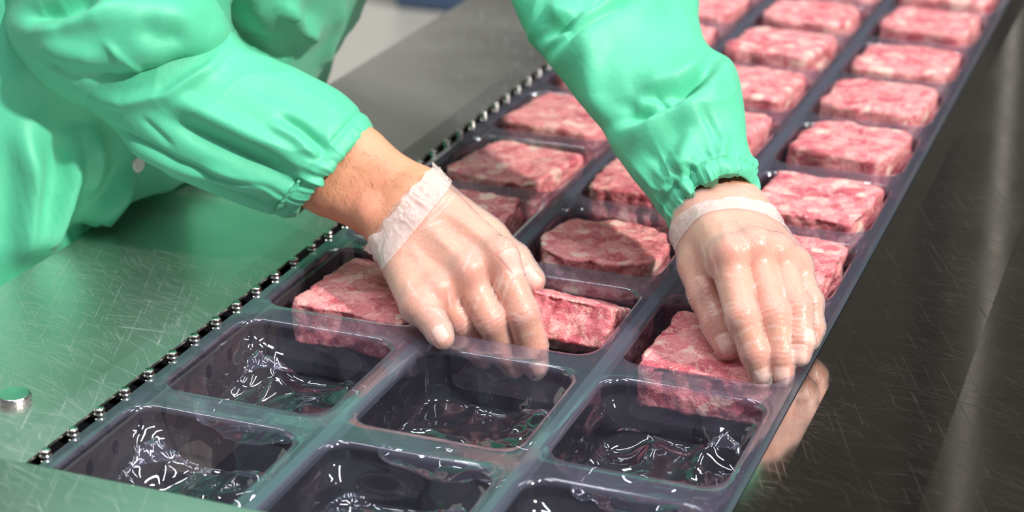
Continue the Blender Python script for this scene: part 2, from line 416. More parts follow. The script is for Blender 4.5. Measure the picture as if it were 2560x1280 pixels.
# bracket and springs seen through the nearest left pocket
bk = [gnd(px, py, -.062) for px, py in ((405, 1175), (432, 1118), (500, 1098), (532, 1122), (528, 1182))]
b = MB(); k = len(bk); b.v = [tuple(p) for p in bk]+[tuple(p-np.array([0, 0, .003])) for p in bk]
b.f = [tuple(reversed(range(k))), tuple(range(k, 2*k))]+[(i, (i+1) % k, k+(i+1) % k, k+i) for i in range(k)]
P(b.build('bracket', M_BRACKET, bevel=.0006))
for px, py in ((418, 1095), (362, 1145), (370, 1085)):
    c_ = gnd(px, py, -.062); b = MB(); pts = []
    for q in range(60):
        a = q*.55; pts.append((c_[0]+.0065*math.cos(a), c_[1]+.0065*math.sin(a), c_[2]-.008+.0005*q))
    b.tube(pts, .0014, 8); P(b.build('spring', M_STEEL, smooth=True))
# gripper chain
ch = empty('gripper_chain', (-.652, 1.5, -.01)); tag(ch, 'black gripper chain with bright steel clamps along left film edge', 'chain')
lk = None
for i in range(46):
    y = .8635+.0310*i
    if lk is None:
        b = MB(); b.lathe((0, 0, 0), [(.0030, -.022), (.0030, -.012), (.0055, -.0118), (.0060, -.0108), (.0055, -.0098), (.0045, -.0094), (.0045, -.0078), (.0058, -.0074), (.0062, -.0062), (.0058, -.005), (.0046, -.0046), (.0046, -.0036), (.0054, -.0032), (.0054, -.0016), (.0044, -.0004), (0, -.0003)], 24)
        lk = b.build('clamp', M_STEEL, ch, smooth=True); o = lk
    else:
        o = lk.copy(); col.objects.link(o)
    o.location = (-.6468+.652, y-1.5, .0015+.01); o.scale = (.68, .68, .75)
b = MB(); b.box((-.656+.652, .6-1.5, -.034+.01), (-.642+.652, 3.1-1.5, -.0195+.01)); b.build('chain_link_strip', M_DARK, ch)
pl = None
for i in range(46):
    if pl is None:
        b = MB(); b.box((-.0045, -.010, -.0195), (.0045, .010, -.0125)); pl = b.build('link', M_DARK, ch, bevel=.002); o = pl
    else: o = pl.copy(); col.objects.link(o)
    o.location = (-.6465+.652, .8635+.0310*(i+.5)-1.5, .01)

# ------------------------------------------------------------------ film with pockets
LANES = [(XL, XD1, -.629, -.506), (XD1, XD2, -.487, -.370), (XD2, XR, -.352, -.2365)]
ZD = .046
def rrect(hx, hy, r, n):
    """n points round a rounded rectangle, starting mid +x side"""
    pts = []
    per = []
    segs = [((hx, -(hy-r)), (hx, hy-r)), 'c0', ((hx-r, hy), (-(hx-r), hy)), 'c1', ((-hx, hy-r), (-hx, -(hy-r))), 'c2', ((-(hx-r), -hy), (hx-r, -hy)), 'c3']
    dense = []
    cs = {'c0': (hx-r, hy-r, 0), 'c1': (-(hx-r), hy-r, 90), 'c2': (-(hx-r), -(hy-r), 180), 'c3': (hx-r, -(hy-r), 270)}
    for s in segs:
        if isinstance(s, str):
            x, y, a = cs[s]
            for q in range(24):
                t = math.radians(a+90*(q+.5)/24); dense.append((x+r*math.cos(t), y+r*math.sin(t)))
        else:
            for q in range(60):
                t = (q+.5)/60; dense.append((s[0][0]*(1-t)+s[1][0]*t, s[0][1]*(1-t)+s[1][1]*t))
    d = np.array(dense); dl = np.linalg.norm(np.roll(d, -1, 0)-d, axis=1); L = np.concatenate([[0], np.cumsum(dl)])
    # weight corners a little denser
    s = np.linspace(0, L[-1], n, endpoint=False)
    dd = np.vstack([d, d[:1]])
    return np.stack([np.interp(s, L, dd[:, 0]), np.interp(s, L, dd[:, 1])], 1)
def pocket_mesh(lane, seed, hi=True, crumple=1.0, full=False):
    c0, c1, p0, p1 = LANES[lane]
    cxp = (p0+p1)/2; hx = (p1-p0)/2; hy = .0615
    n = 176 if hi else 88
    DR, FR = (.0045, .009) if crumple else (.0018, .0035)
    rim = rrect(hx, hy, .017, n)
    rings = []
    ox0, ox1 = c0-cxp, c1-cxp; oy = PITCH/2
    # outer cell boundary: push each rim point outwards to the rectangle
    tt = np.array([min([((ox1 if x > 0 else ox0)/x) if abs(x) > 1e-9 else 1e9, oy/abs(y) if abs(y) > 1e-9 else 1e9]) for x, y in rim])
    outer = rim*tt[:, None]
    # add corner points: snap the nearest sample to each corner
    for cxx in (ox0, ox1):
        for cyy in (-oy, oy):
            k = np.argmin(np.hypot(outer[:, 0]-cxx, outer[:, 1]-cyy)); outer[k] = (cxx, cyy)
    rings.append(np.c_[outer, np.zeros(n)])
    mid_ = outer*.45+rrect(hx+.0035, hy+.0035, .020, n)*.55
    rings.append(np.c_[mid_, np.zeros(n)])
    rings.append(np.c_[rrect(hx+.0022, hy+.0022, .0185, n), np.zeros(n)+.0001])
    rings.append(np.c_[rrect(hx+.0004, hy+.0004, .0172, n), np.zeros(n)-.0006])
    nw = 18 if hi else 7
    for q in range(nw):
        t = (q+1)/nw; ins = .0005+DR*t; rings.append(np.c_[rrect(hx-ins, hy-ins, .017, n), np.zeros(n)-.0006-(ZD-.0006-FR)*t])
    for q in range(4):
        a = math.radians(90*(q+1)/4); ins = .0005+DR+FR*(1-math.cos(a)); rings.append(np.c_[rrect(hx-ins, hy-ins, .016, n), np.zeros(n)-(ZD-FR)-FR*math.sin(a)])
    nb = 26 if hi else 6
    last = rings[-1][:, :2]
    for q in range(nb):
        t = 1-(q+1)/(nb+.35); rings.append(np.c_[last*t, np.zeros(n)-ZD])
    V = np.vstack(rings); nr = len(rings)
    # crumple of the soft lower film: stronger towards the corners
    x, y, z = V.T
    depth = np.clip((-z-.012)/(ZD-.014), 0, 1)
    cor = np.clip((np.abs(x)/hx)*(np.abs(y)/hy), 0, 1)
    q3 = V+np.array([seed*1.37, seed*.71, seed*2.3])
    wob = vnoise(q3, 22, seed)
    wrp = np.c_[vnoise(q3, 30, seed+1), vnoise(q3, 30, seed+2), vnoise(q3, 30, seed+3)]*.010
    rd = ridge(q3+wrp, 22, seed+5)*.5+.5
    rd2 = ridge(q3-wrp, 58, seed+9)*.5+.5
    amp = crumple*depth*(.22+1.2*np.clip(cor*1.25-.1, 0, 1))
    inward = -V/(np.linalg.norm(V[:, :2], axis=1)[:, None]+1e-6); inward[:, 2] = 0
    bot = np.clip((-z-(ZD-.012))/.010, 0, 1)
    dsp = amp*(.0185*rd**1.5+.0120*rd2**1.3*np.clip(.6+wob, 0, 1)+.004*wob)
    V = V+inward*(dsp*(1-bot*.75))[:, None]
    V[:, 2] += dsp*(.25+.75*bot)+bot*crumple*(.007*(1-cor)*(.5+.5*vnoise(q3, 14, seed+2)))
    faces = []
    for r in range(nr-1):
        a = np.arange(n); b2 = (a+1) % n
        faces.append(np.stack([r*n+a, r*n+b2, (r+1)*n+b2, (r+1)*n+a], 1)[:, ::-1])
    Fq = np.vstack(faces)
    flist = Fq.tolist(); flist.append([(nr-1)*n+i for i in range(n)])
    V[:, 0] += 0
    me = bpy.data.meshes.new('tray_pocket'); me.from_pydata(V.tolist(), [], flist); me.update()
    me.polygons.foreach_set('use_smooth', np.ones(len(me.polygons), dtype=bool)); me.materials.append(M_FILM)
    return me, cxp
film = empty('packaging_film', (-.437, 1.5, 0)); tag(film, 'clear purplish thermoformed film web with three lanes of tray pockets', 'film')
pm = {}
for r in range(-0, NROW):
    for l in range(3):
        near = r <= 2
        key = (l, r if near else 3+(r+l) % 2)
        if key not in pm: pm[key] = pocket_mesh(l, 11+l*7+(r if near else 3+(r+l) % 2)*3, near, 1.0 if r <= 1 else 0.0)
        me, cxp = pm[key]
        o = bpy.data.objects.new('tray_pocket', me); col.objects.link(o); o.parent = film
        o.location = (cxp+.437, Y0+PITCH*(r-1)+.0615-1.5, 0)

# ------------------------------------------------------------------ meat slabs
def slab_mesh(hx, hy, hz, rc, seed, N, rough=1.0, notch=0):
    idx = {}; V = []; Fs = []
    lin = np.linspace(-1, 1, N+1)
    nz = max(6, int(N*hz/hx))
    linz = np.linspace(-1, 1, nz+1)
    def vid(x, y, z):
        k = (round(x, 5), round(y, 5), round(z, 5))
        if k not in idx: idx[k] = len(V); V.append((x, y, z))
        return idx[k]
    for s in (-1, 1):
        for i in range(N):
            for j in range(N):
                q = [vid(lin[i], lin[j], s), vid(lin[i+1], lin[j], s), vid(lin[i+1], lin[j+1], s), vid(lin[i], lin[j+1], s)]
                Fs.append(q if s > 0 else q[::-1])
            for j in range(nz):
                q = [vid(lin[i], s, linz[j]), vid(lin[i+1], s, linz[j]), vid(lin[i+1], s, linz[j+1]), vid(lin[i], s, linz[j+1])]
                Fs.append(q if s < 0 else q[::-1])
                q = [vid(s, lin[i], linz[j]), vid(s, lin[i+1], linz[j]), vid(s, lin[i+1], linz[j+1]), vid(s, lin[i], linz[j+1])]
                Fs.append(q if s > 0 else q[::-1])
    V = np.array(V)
    s = np.maximum(np.abs(V[:, 0]), np.abs(V[:, 1])); s = np.maximum(s, 1e-6)
    bx = V[:, 0]/s*hx; by = V[:, 1]/s*hy
    ccx = np.clip(bx, -(hx-rc), hx-rc); ccy = np.clip(by, -(hy-rc), hy-rc)
    dx, dy = bx-ccx, by-ccy; dn = np.hypot(dx, dy)
    both = (np.abs(bx) > hx-rc) & (np.abs(by) > hy-rc)
    k = np.where(both, rc/np.maximum(dn, 1e-9), 1)
    mx, my = ccx+dx*k, ccy+dy*k
    Pn = np.stack([mx*s, my*s, V[:, 2]*hz], 1)
    # soften the top and bottom edge
    er = .0022
    rim = np.clip((s-(1-er/hx*1.0))/(er/hx), 0, 1)*(np.abs(V[:, 2]) > .999)
    Pn[:, 2] -= np.sign(V[:, 2])*rim*er*.6
    q = Pn+seed*.37
    nrm = np.stack([mx/hx**2*hx*(s > .999), my/hy**2*hy*(s > .999), V[:, 2]*(np.abs(V[:, 2]) > .999)], 1)
    nn = np.linalg.norm(nrm, axis=1); nrm /= np.maximum(nn, 1e-9)[:, None]
    side = (s > .999).astype(float)
    d = rough*(.0011*vnoise(q, 60, seed)+.0007*vnoise(q, 150, seed+1)+.0005*vnoise(q, 340, seed+2))*(1+.9*side)
    tear = np.clip(vnoise(q*np.array([1, 1, .4]), 95, seed+4)-.35, 0, 1)*side*rough
    d = d-tear*.006
    pits = np.clip(vnoise(q, 120, seed+8)-.62, 0, 1)*rough; d = d-pits*.004
    Pn = Pn+nrm*d[:, None]
    # outline wobble
    wx = .0018*vnoise(np.c_[Pn[:, 1], Pn[:, 1]*0, Pn[:, 0]*0]+seed, 34, seed+5)
    Pn[:, 0] += wx; Pn[:, 1] += .0018*vnoise(np.c_[Pn[:, 0], Pn[:, 0]*0, Pn[:, 1]*0]+seed, 34, seed+6)
    if notch:
        g = np.exp(-((Pn[:, 0]-notch[0])/.0035)**2)*np.clip((Pn[:, 2]+hz*.2)/hz, 0, 1)*np.clip((-Pn[:, 1]-hy*.55)/(hy*.3), 0, 1)
        Pn[:, 1] += g*.011
    return Pn, np.array(Fs)
ORD = {2: 'third', 3: 'fourth', 4: 'fifth', 5: 'sixth', 6: 'seventh', 7: 'eighth', 8: 'ninth', 9: 'tenth', 10: 'eleventh', 11: 'twelfth', 12: 'thirteenth', 13: 'fourteenth'}
LN = ['left', 'middle', 'right']
GRP = 'pressed meat slabs lying in the trays'
rng = random.Random(5)
SP = {(0, 2): dict(rc=.006, rot=-4, hx=.050, hy=.051, dx=.003, dy=.004, top=-.004),
      (2, 2): dict(rc=.010, rot=0, hx=.049, hy=.052, top=-.008),
      (2, 4): dict(rc=.008, rot=-6, top=.004, dx=.004, dy=.006, hx=.053, hy=.056), (2, 5): dict(rc=.016, rot=-9, top=.008, dx=.002, dy=.004, hx=.050, hy=.050),
      (2, 6): dict(rc=.02, rot=-5, top=.008), (1, 3): dict(rc=.038, rot=4, hx=.053, hy=.046, top=.0), (1, 8): dict(rc=.03, rot=0), (0, 4): dict(rc=.012, rot=-10, top=.0, hx=.049, hy=.052),
      (0, 5): dict(rc=.012, rot=-8, top=.004)}
for l in range(3):
    for r in range(2, 11):
        if (l, r) == (1, 2): continue
        kw = dict(rc=rng.uniform(.008, .022), rot=rng.uniform(-9, 4), hx=rng.uniform(.0505, .0535), hy=rng.uniform(.050, .0545), dx=rng.uniform(-.002, .003), dy=rng.uniform(-.003, .005), top=rng.uniform(.004, .010))
        kw.update(SP.get((l, r), {}))
        hz = .0165 if r <= 3 else .0205
        near = r <= 4
        Vs, Fs = slab_mesh(kw['hx'], kw['hy'], hz, kw['rc'], 3+l*31+r*7, 44 if near else 20, 1.0)
        ca_, sa_ = math.cos(math.radians(kw['rot'])), math.sin(math.radians(kw['rot']))
        ix, iy, ir = (LANES[l][3]-LANES[l][2])/2-.0035, .0615-.0035, .0145
        for _ in range(60):
            X_ = np.abs(Vs[:, 0]*ca_-Vs[:, 1]*sa_+kw['dx']); Y_ = np.abs(Vs[:, 0]*sa_+Vs[:, 1]*ca_+kw['dy'])
            qx, qy = X_-(ix-ir), Y_-(iy-ir)
            sd_ = np.hypot(np.maximum(qx, 0), np.maximum(qy, 0))+np.minimum(np.maximum(qx, qy), 0)-ir
            if sd_.max() < 0: break
            Vs[:, :2] *= .993; kw['dx'] *= .95; kw['dy'] *= .95
        kw['top'] = max(kw['top'], -ZD+.0025-Vs[:, 2].min()-hz+hz)  if kw['top']-hz+Vs[:, 2].min() < -ZD+.002 else kw['top']
        o = mesh_np('pressed_meat', Vs, Fs, M_MEAT)
        xc = (LANES[l][2]+LANES[l][3])/2+kw['dx']; yc = Y0+PITCH*(r-1)+.0615+kw['dy']
        o.location = (xc, yc, kw['top']-hz); o.rotation_euler = (0, 0, math.radians(kw['rot']))
        lab = f'pink pressed meat slab in the {LN[l]} film lane, {ORD[r]} tray from the front'
        if (l, r) == (2, 2): lab = 'pink meat slab being pressed into its tray by the hand on the right'
        if (l, r) == (0, 2): lab = 'nearest pink meat slab of the left film lane, beside the lower wrist'
        if (l, r) == (1, 3): lab = 'shaded oval brownish-pink meat slab just behind the held one in the middle lane'
        tag(o, lab, 'meat', GRP)
# the slab held up on edge by the hand on the left
Vs, Fs = slab_mesh(.0415, .034, .0160, .004, 77, 44, 1.25, notch=(-.026,))
held = mesh_np('pressed_meat', Vs, Fs, M_MEAT)
hp = at(1408, 795, 1.355)+np.array([-.0075, .003, -.002])
tag(held, 'pink meat slab held tilted by gloved fingers above its middle-lane tray', 'meat', GRP)
HELD_M = Matrix.Translation(Vector(hp)) @ Matrix.Rotation(math.radians(-2), 4, 'Z') @ Matrix.Rotation(math.radians(3), 4, 'Y') @ Matrix.Rotation(math.radians(-24), 4, 'X') @ Matrix.Translation((0.0, .034, 0))
held.matrix_world = HELD_M

# ------------------------------------------------------------------ implicit surfaces
def rcone(Pt, a, b, ra, rb):
    a = np.asarray(a, np.float32); b = np.asarray(b, np.float32)
    ba = b-a; l2 = float(ba@ba); pa = Pt-a
    t = np.clip((pa@ba)/l2, 0, 1).astype(np.float32)
    d = pa-t[:, None]*ba
    return np.sqrt((d*d).sum(1))-(ra+(rb-ra)*t)
def ell(Pt, c, rad, rot=None):
    q = Pt-np.asarray(c, np.float32)
    if rot is not None: q = q@np.asarray(rot, np.float32)
    rad = np.asarray(rad, np.float32)
    k0 = np.sqrt(((q/rad)**2).sum(1)); k1 = np.sqrt(((q/(rad*rad))**2).sum(1))
    return k0*(k0-1)/np.maximum(k1, 1e-6)
def smin(a, b, k):
    h = np.clip(.5+.5*(b-a)/k, 0, 1)
    return b*(1-h)+a*h-k*h*(1-h)
def smax(a, b, k): return -smin(-a, -b, k)
def surfnets(Fv, origin, h):
    s = Fv < 0
    nx, ny, nz = Fv.shape
    c = np.zeros((nx-1, ny-1, nz-1), np.int8)
    for dx in (0, 1):
        for dy in (0, 1):
            for dz in (0, 1): c += s[dx:nx-1+dx, dy:ny-1+dy, dz:nz-1+dz]
    act = (c > 0) & (c < 8)
    I, J, K = np.nonzero(act)
    idx = -np.ones(act.shape, np.int64); idx[I, J, K] = np.arange(len(I))
    acc = np.zeros((len(I), 3)); cnt = np.zeros(len(I))
    cor = [(a, b, d) for a in (0, 1) for b in (0, 1) for d in (0, 1)]
    for p in cor:
        for ax in range(3):
            if p[ax]: continue
            q = list(p); q[ax] = 1
            fa = Fv[I+p[0], J+p[1], K+p[2]]; fb = Fv[I+q[0], J+q[1], K+q[2]]
            mk = (fa < 0) != (fb < 0)
            t = np.where(mk, fa/np.where(fa-fb == 0, 1, fa-fb), 0)
            pos = np.repeat(np.array([p], float), len(I), 0); pos[:, ax] += t
            acc += pos*mk[:, None]; cnt += mk
    V = (np.stack([I, J, K], 1)+acc/cnt[:, None])*h+origin
    faces = []
    for ax in range(3):
        sl = [slice(None)]*3; sl2 = [slice(None)]*3
        sl[ax] = slice(0, -1); sl2[ax] = slice(1, None)
        a = s[tuple(sl)]; b2 = s[tuple(sl2)]
        u, v = [q for q in range(3) if q != ax]
        if ax == 1: u, v = v, u
        X = np.nonzero(a != b2)
        ok = (X[u] > 0) & (X[v] > 0) & (X[u] < Fv.shape[u]-1) & (X[v] < Fv.shape[v]-1)
        X = [x[ok] for x in X]
        def cell(du, dv):
            y = list(X); y[u] = y[u]-du; y[v] = y[v]-dv; return idx[y[0], y[1], y[2]]
        q = np.stack([cell(1, 1), cell(0, 1), cell(0, 0), cell(1, 0)], 1)
        fl = ~a[X[0], X[1], X[2]]
        q[fl] = q[fl][:, ::-1]
        faces.append(q)
    return V, np.vstack(faces)
def field(fn, lo, hi, h):
    n = [int(math.ceil((hi[i]-lo[i])/h))+1 for i in range(3)]
    g = [lo[i]+h*np.arange(n[i]) for i in range(3)]
    out = np.empty(n, np.float32)
    step = max(1, 400000//(n[1]*n[2]))
    Y, Z = np.meshgrid(g[1], g[2], indexing='ij')
    for i in range(0, n[0], step):
        xs = g[0][i:i+step]
        Pt = np.empty((len(xs), n[1], n[2], 3), np.float32)
        Pt[..., 0] = xs[:, None, None]; Pt[..., 1] = Y[None]; Pt[..., 2] = Z[None]
        out[i:i+step] = fn(Pt.reshape(-1, 3)).reshape(len(xs), n[1], n[2])
    return out
def vnormals(V, Fc):
    a, b, c = V[Fc[:, 0]], V[Fc[:, 1]], V[Fc[:, 2]]; d = V[Fc[:, 3]]
    fnm = np.cross(c-a, d-b); N = np.zeros_like(V)
    for k in range(4):
        for ax in range(3): N[:, ax] += np.bincount(Fc[:, k], fnm[:, ax], len(V))
    return N/np.maximum(np.linalg.norm(N, axis=1), 1e-12)[:, None]
def relax(V, Fc, it=2, lam=.5):
    for _ in range(it):
        S = np.zeros_like(V); C = np.zeros(len(V))
        for k in range(4):
            for q in (1, 3):
                j = Fc[:, (k+q) % 4]
                for ax in range(3): S[:, ax] += np.bincount(Fc[:, k], V[j, ax], len(V))
                C += np.bincount(Fc[:, k], minlength=len(V))
        V = V*(1-lam)+lam*S/np.maximum(C, 1)[:, None]
    return V
def compact(V, Fc, keep):
    Fk = Fc[keep[Fc].all(1)]; used = np.unique(Fk); mp = -np.ones(len(V), int); mp[used] = np.arange(len(used))
    return V[used], mp[Fk], used

# ------------------------------------------------------------------ hands
def A(p): return at(*p)
class Hand: pass
def make_hand(spec):
    H = Hand(); H.spec = spec
    fing = {k: [A(p) for p in v[0]] for k, v in spec['fingers'].items()}
    frad = {k: v[1] for k, v in spec['fingers'].items()}
    carp = [A(p) for p in spec['carpals']]
    order = ['index', 'middle', 'ring', 'pinky']
    fa = [[A(p) for p in q] for q in spec['forearm']]
    frr = spec['forearm_r']
    ext = [tuple(A(p) for p in e[0])+tuple(e[1]) for e in spec.get('extra', [])]
    H.fing = fing; H.frad = frad
    def fn(Pt):
        palm = None
        for i, k in enumerate(order):
            d = rcone(Pt, carp[i], fing[k][0], spec['mc_r'][i][0], spec['mc_r'][i][1])
            palm = d if palm is None else smin(palm, d, .010)
        for a, b2, ra, rb in ext: palm = smin(palm, rcone(Pt, a, b2, ra, rb), .012)
        arm = None
        for q, rr in zip(fa, frr):
            for i in range(len(q)-1):
                d = rcone(Pt, q[i], q[i+1], rr[i], rr[i+1]); arm = d if arm is None else smin(arm, d, .018)
        body = smin(palm, arm, .016)
        fs = None
        for k, j in fing.items():
            r = frad[k]; d = None
            for i in range(len(j)-1):
                e = rcone(Pt, j[i], j[i+1], r[i], r[i+1]); d = e if d is None else smin(d, e, .0035)
            fs = d if fs is None else smin(fs, d, .0004)
        body = smin(body, fs, .0045)
        # knuckles and other bumps
        for (p, r) in spec['bumps']:
            body = smin(body, np.sqrt(((Pt-A(p).astype(np.float32))**2).sum(1))-r, .009)
        return body
    h = spec['res']
    pts = np.array([q for v in fing.values() for q in v]+carp+[p for q in fa for p in q])
    lo = pts.min(0)-.034; hi = pts.max(0)+.034
    Fv = field(fn, lo, hi, h)
    V, Fc = surfnets(Fv, lo, h); V = relax(V, Fc, 2, .4)
    H.lo, H.h, H.Fv = lo, h, Fv
    Nn = vnormals(V, Fc)
    V, tint = hand_detail(H, V, Nn)
    H.V, H.F, H.tint = V, Fc, tint
    # glove: the same hand a little fatter, cut at the wrist
    ge = spec.get('glove_extra', [])
    Gv = Fv-.0011
    if ge:
        def gfn(Pt):
            d = None
            for a, b2, ra, rb in ge:
                e = rcone(Pt, A(a), A(b2), ra, rb); d = e if d is None else np.minimum(d, e)
            return d
        Gv = smin(Gv, field(gfn, lo, hi, h), .003)
    Vg, Fg = surfnets(Gv, lo, h); Vg = relax(Vg, Fg, 3, .5)
    Ng = vnormals(Vg, Fg)
    Vg, _ = hand_detail(H, Vg, Ng, glove=True)
    cp, cn = A(spec['cut'][0]), A(spec['cut'][1])-A(spec['cut'][0]); cn = cn/np.linalg.norm(cn)
    H.cp, H.cn = cp, cn
    keep = (Vg-cp)@cn > 0
    H.Vg, H.Fg, used = compact(Vg, Fg, keep)
    u, v, _ = proj(H.Vg); wl = np.zeros(len(H.Vg))
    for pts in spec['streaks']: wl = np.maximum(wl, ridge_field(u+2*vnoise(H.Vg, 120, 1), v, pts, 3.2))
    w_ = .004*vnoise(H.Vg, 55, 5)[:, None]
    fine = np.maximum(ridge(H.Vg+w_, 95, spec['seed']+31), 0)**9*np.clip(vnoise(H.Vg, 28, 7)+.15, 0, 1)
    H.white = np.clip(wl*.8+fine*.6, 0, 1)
    return H
def hand_detail(H, V, Nn, glove=False):
    tint = np.zeros((len(V), 4)); tint[:, 3] = 1
    d = np.zeros(len(V)); seed = H.spec['seed']
    toC = CAM-V; toC /= np.linalg.norm(toC, axis=1)[:, None]
    for k, j in H.fing.items():
        r = H.frad[k]
        # creases across the joints
        for ji in range(1, len(j)-1):
            ax = (j[ji+1]-j[ji-1]); ax = ax/np.linalg.norm(ax)
            rel = V-j[ji]; s = rel@ax; rad = np.linalg.norm(rel-s[:, None]*ax, axis=1)
            near = np.clip(1-(rad/(r[ji]*1.5))**4, 0, 1)
            env = np.exp(-(s/.0085)**2)*near
            ph = s+.0018*vnoise(V, 160, seed+ji)
            d += env*(-.00065*np.clip(np.cos(ph*2*math.pi/.0034), -.2, 1)+.0003)
            tint[:, 0] = np.maximum(tint[:, 0], .5*env)
        # nail
        tip, dip = j[-1], j[-2]
        ax = tip-dip; ax = ax/np.linalg.norm(ax)
        nd = A(H.spec['nail'].get(k, H.spec['nail']['all']))-0 if False else None
        dn = H.dorsal[k] if hasattr(H, 'dorsal') else None
        dv = CAM-tip; dv = dv-ax*(dv@ax)
        if k in H.spec.get('nail_turn', {}):
            tx, ty = H.spec['nail_turn'][k]; dv = dv/np.linalg.norm(dv)+tx*R_+ty*U_; dv = dv-ax*(dv@ax)
        dv = dv/np.linalg.norm(dv); sv = np.cross(ax, dv)
        rel = V-tip; s = rel@ax; lat = rel@sv; up = rel@dv
        rt = r[-1]
        inside = np.clip((1-np.maximum(np.abs((s-.001)/(rt*.85)), np.abs(lat/(rt*.72)))**4)*6, 0, 1)*(up > rt*.25)
        edge = np.clip((1-np.maximum(np.abs((s-.001)/(rt*1.05)), np.abs(lat/(rt*.92)))**4)*6, 0, 1)*(up > rt*.25)-inside
        tint[:, 1] = np.maximum(tint[:, 1], inside)
        d += -.00045*np.clip(edge, 0, 1)+.0001*inside
        tint[:, 0] = np.maximum(tint[:, 0], .6*np.exp(-(np.linalg.norm(V-tip, axis=1)/(rt*1.6))**2))
    for (p, rr) in H.spec['bumps']:
        tint[:, 0] = np.maximum(tint[:, 0], .55*np.exp(-(np.linalg.norm(V-A(p), axis=1)/(rr*1.5))**2))
    # tendons and veins as traced ridges
    u, v, _ = proj(V); fc = np.clip((Nn*toC).sum(1)*3, 0, 1)
    for pts, wd, amp in H.spec.get('ridges', []):
        d += fc*amp*ridge_field(u, v, pts, wd)
    if glove:
        q = V+seed
        w = vnoise(q, 55, seed+2)*.004
        d += .00035*np.maximum(ridge(q+np.c_[w, w, w], 60, seed+3), 0)**3+.00015*np.maximum(ridge(q+np.c_[w, -w, w], 130, seed+4), 0)**3+.0002*vnoise(q, 45, seed+1)+.0002
        for pts, wd, amp in H.spec.get('glove_ridges', []):
            d += fc*amp*ridge_field(u, v, pts, wd)
    else:
        d += .00025*vnoise(V, 120, seed+1)
    return V+Nn*d[:, None], tint
def ridge_field(u, v, pts, wd, prof='g'):
    """soft ridge along a polyline of photo pixels, tapering at its ends"""
    pts = np.array(pts, float); best = np.full(len(u), 1e9); tb = np.zeros(len(u)); sgn = np.zeros(len(u))
    seg = np.linalg.norm(np.diff(pts, axis=0), axis=1); L = seg.sum(); s0 = 0
    for i in range(len(pts)-1):
        a, b2 = pts[i], pts[i+1]; e = b2-a; l2 = e@e
        t = np.clip(((u-a[0])*e[0]+(v-a[1])*e[1])/l2, 0, 1)
        du, dv = u-a[0]-t*e[0], v-a[1]-t*e[1]; dist = np.hypot(du, dv); mk = dist < best
        best = np.where(mk, dist, best); tb = np.where(mk, (s0+t*seg[i])/L, tb)
        sgn = np.where(mk, np.sign(e[0]*dv-e[1]*du), sgn)
        s0 += seg[i]
    tap = np.clip(tb*3.2, 0, 1)*np.clip((1-tb)*3.2, 0, 1); tap = tap*tap*(3-2*tap)
    if prof == 'step':      # overlapping flap: sharp on one side, long slope on the other
        x = best/wd
        f = np.where(sgn > 0, np.exp(-(x*1.5)**2)-.75*np.exp(-((x-1.05)/.5)**2), 1/(1+(x*.8)**2))
        return f*tap
    return np.exp(-(best/wd)**2)*tap

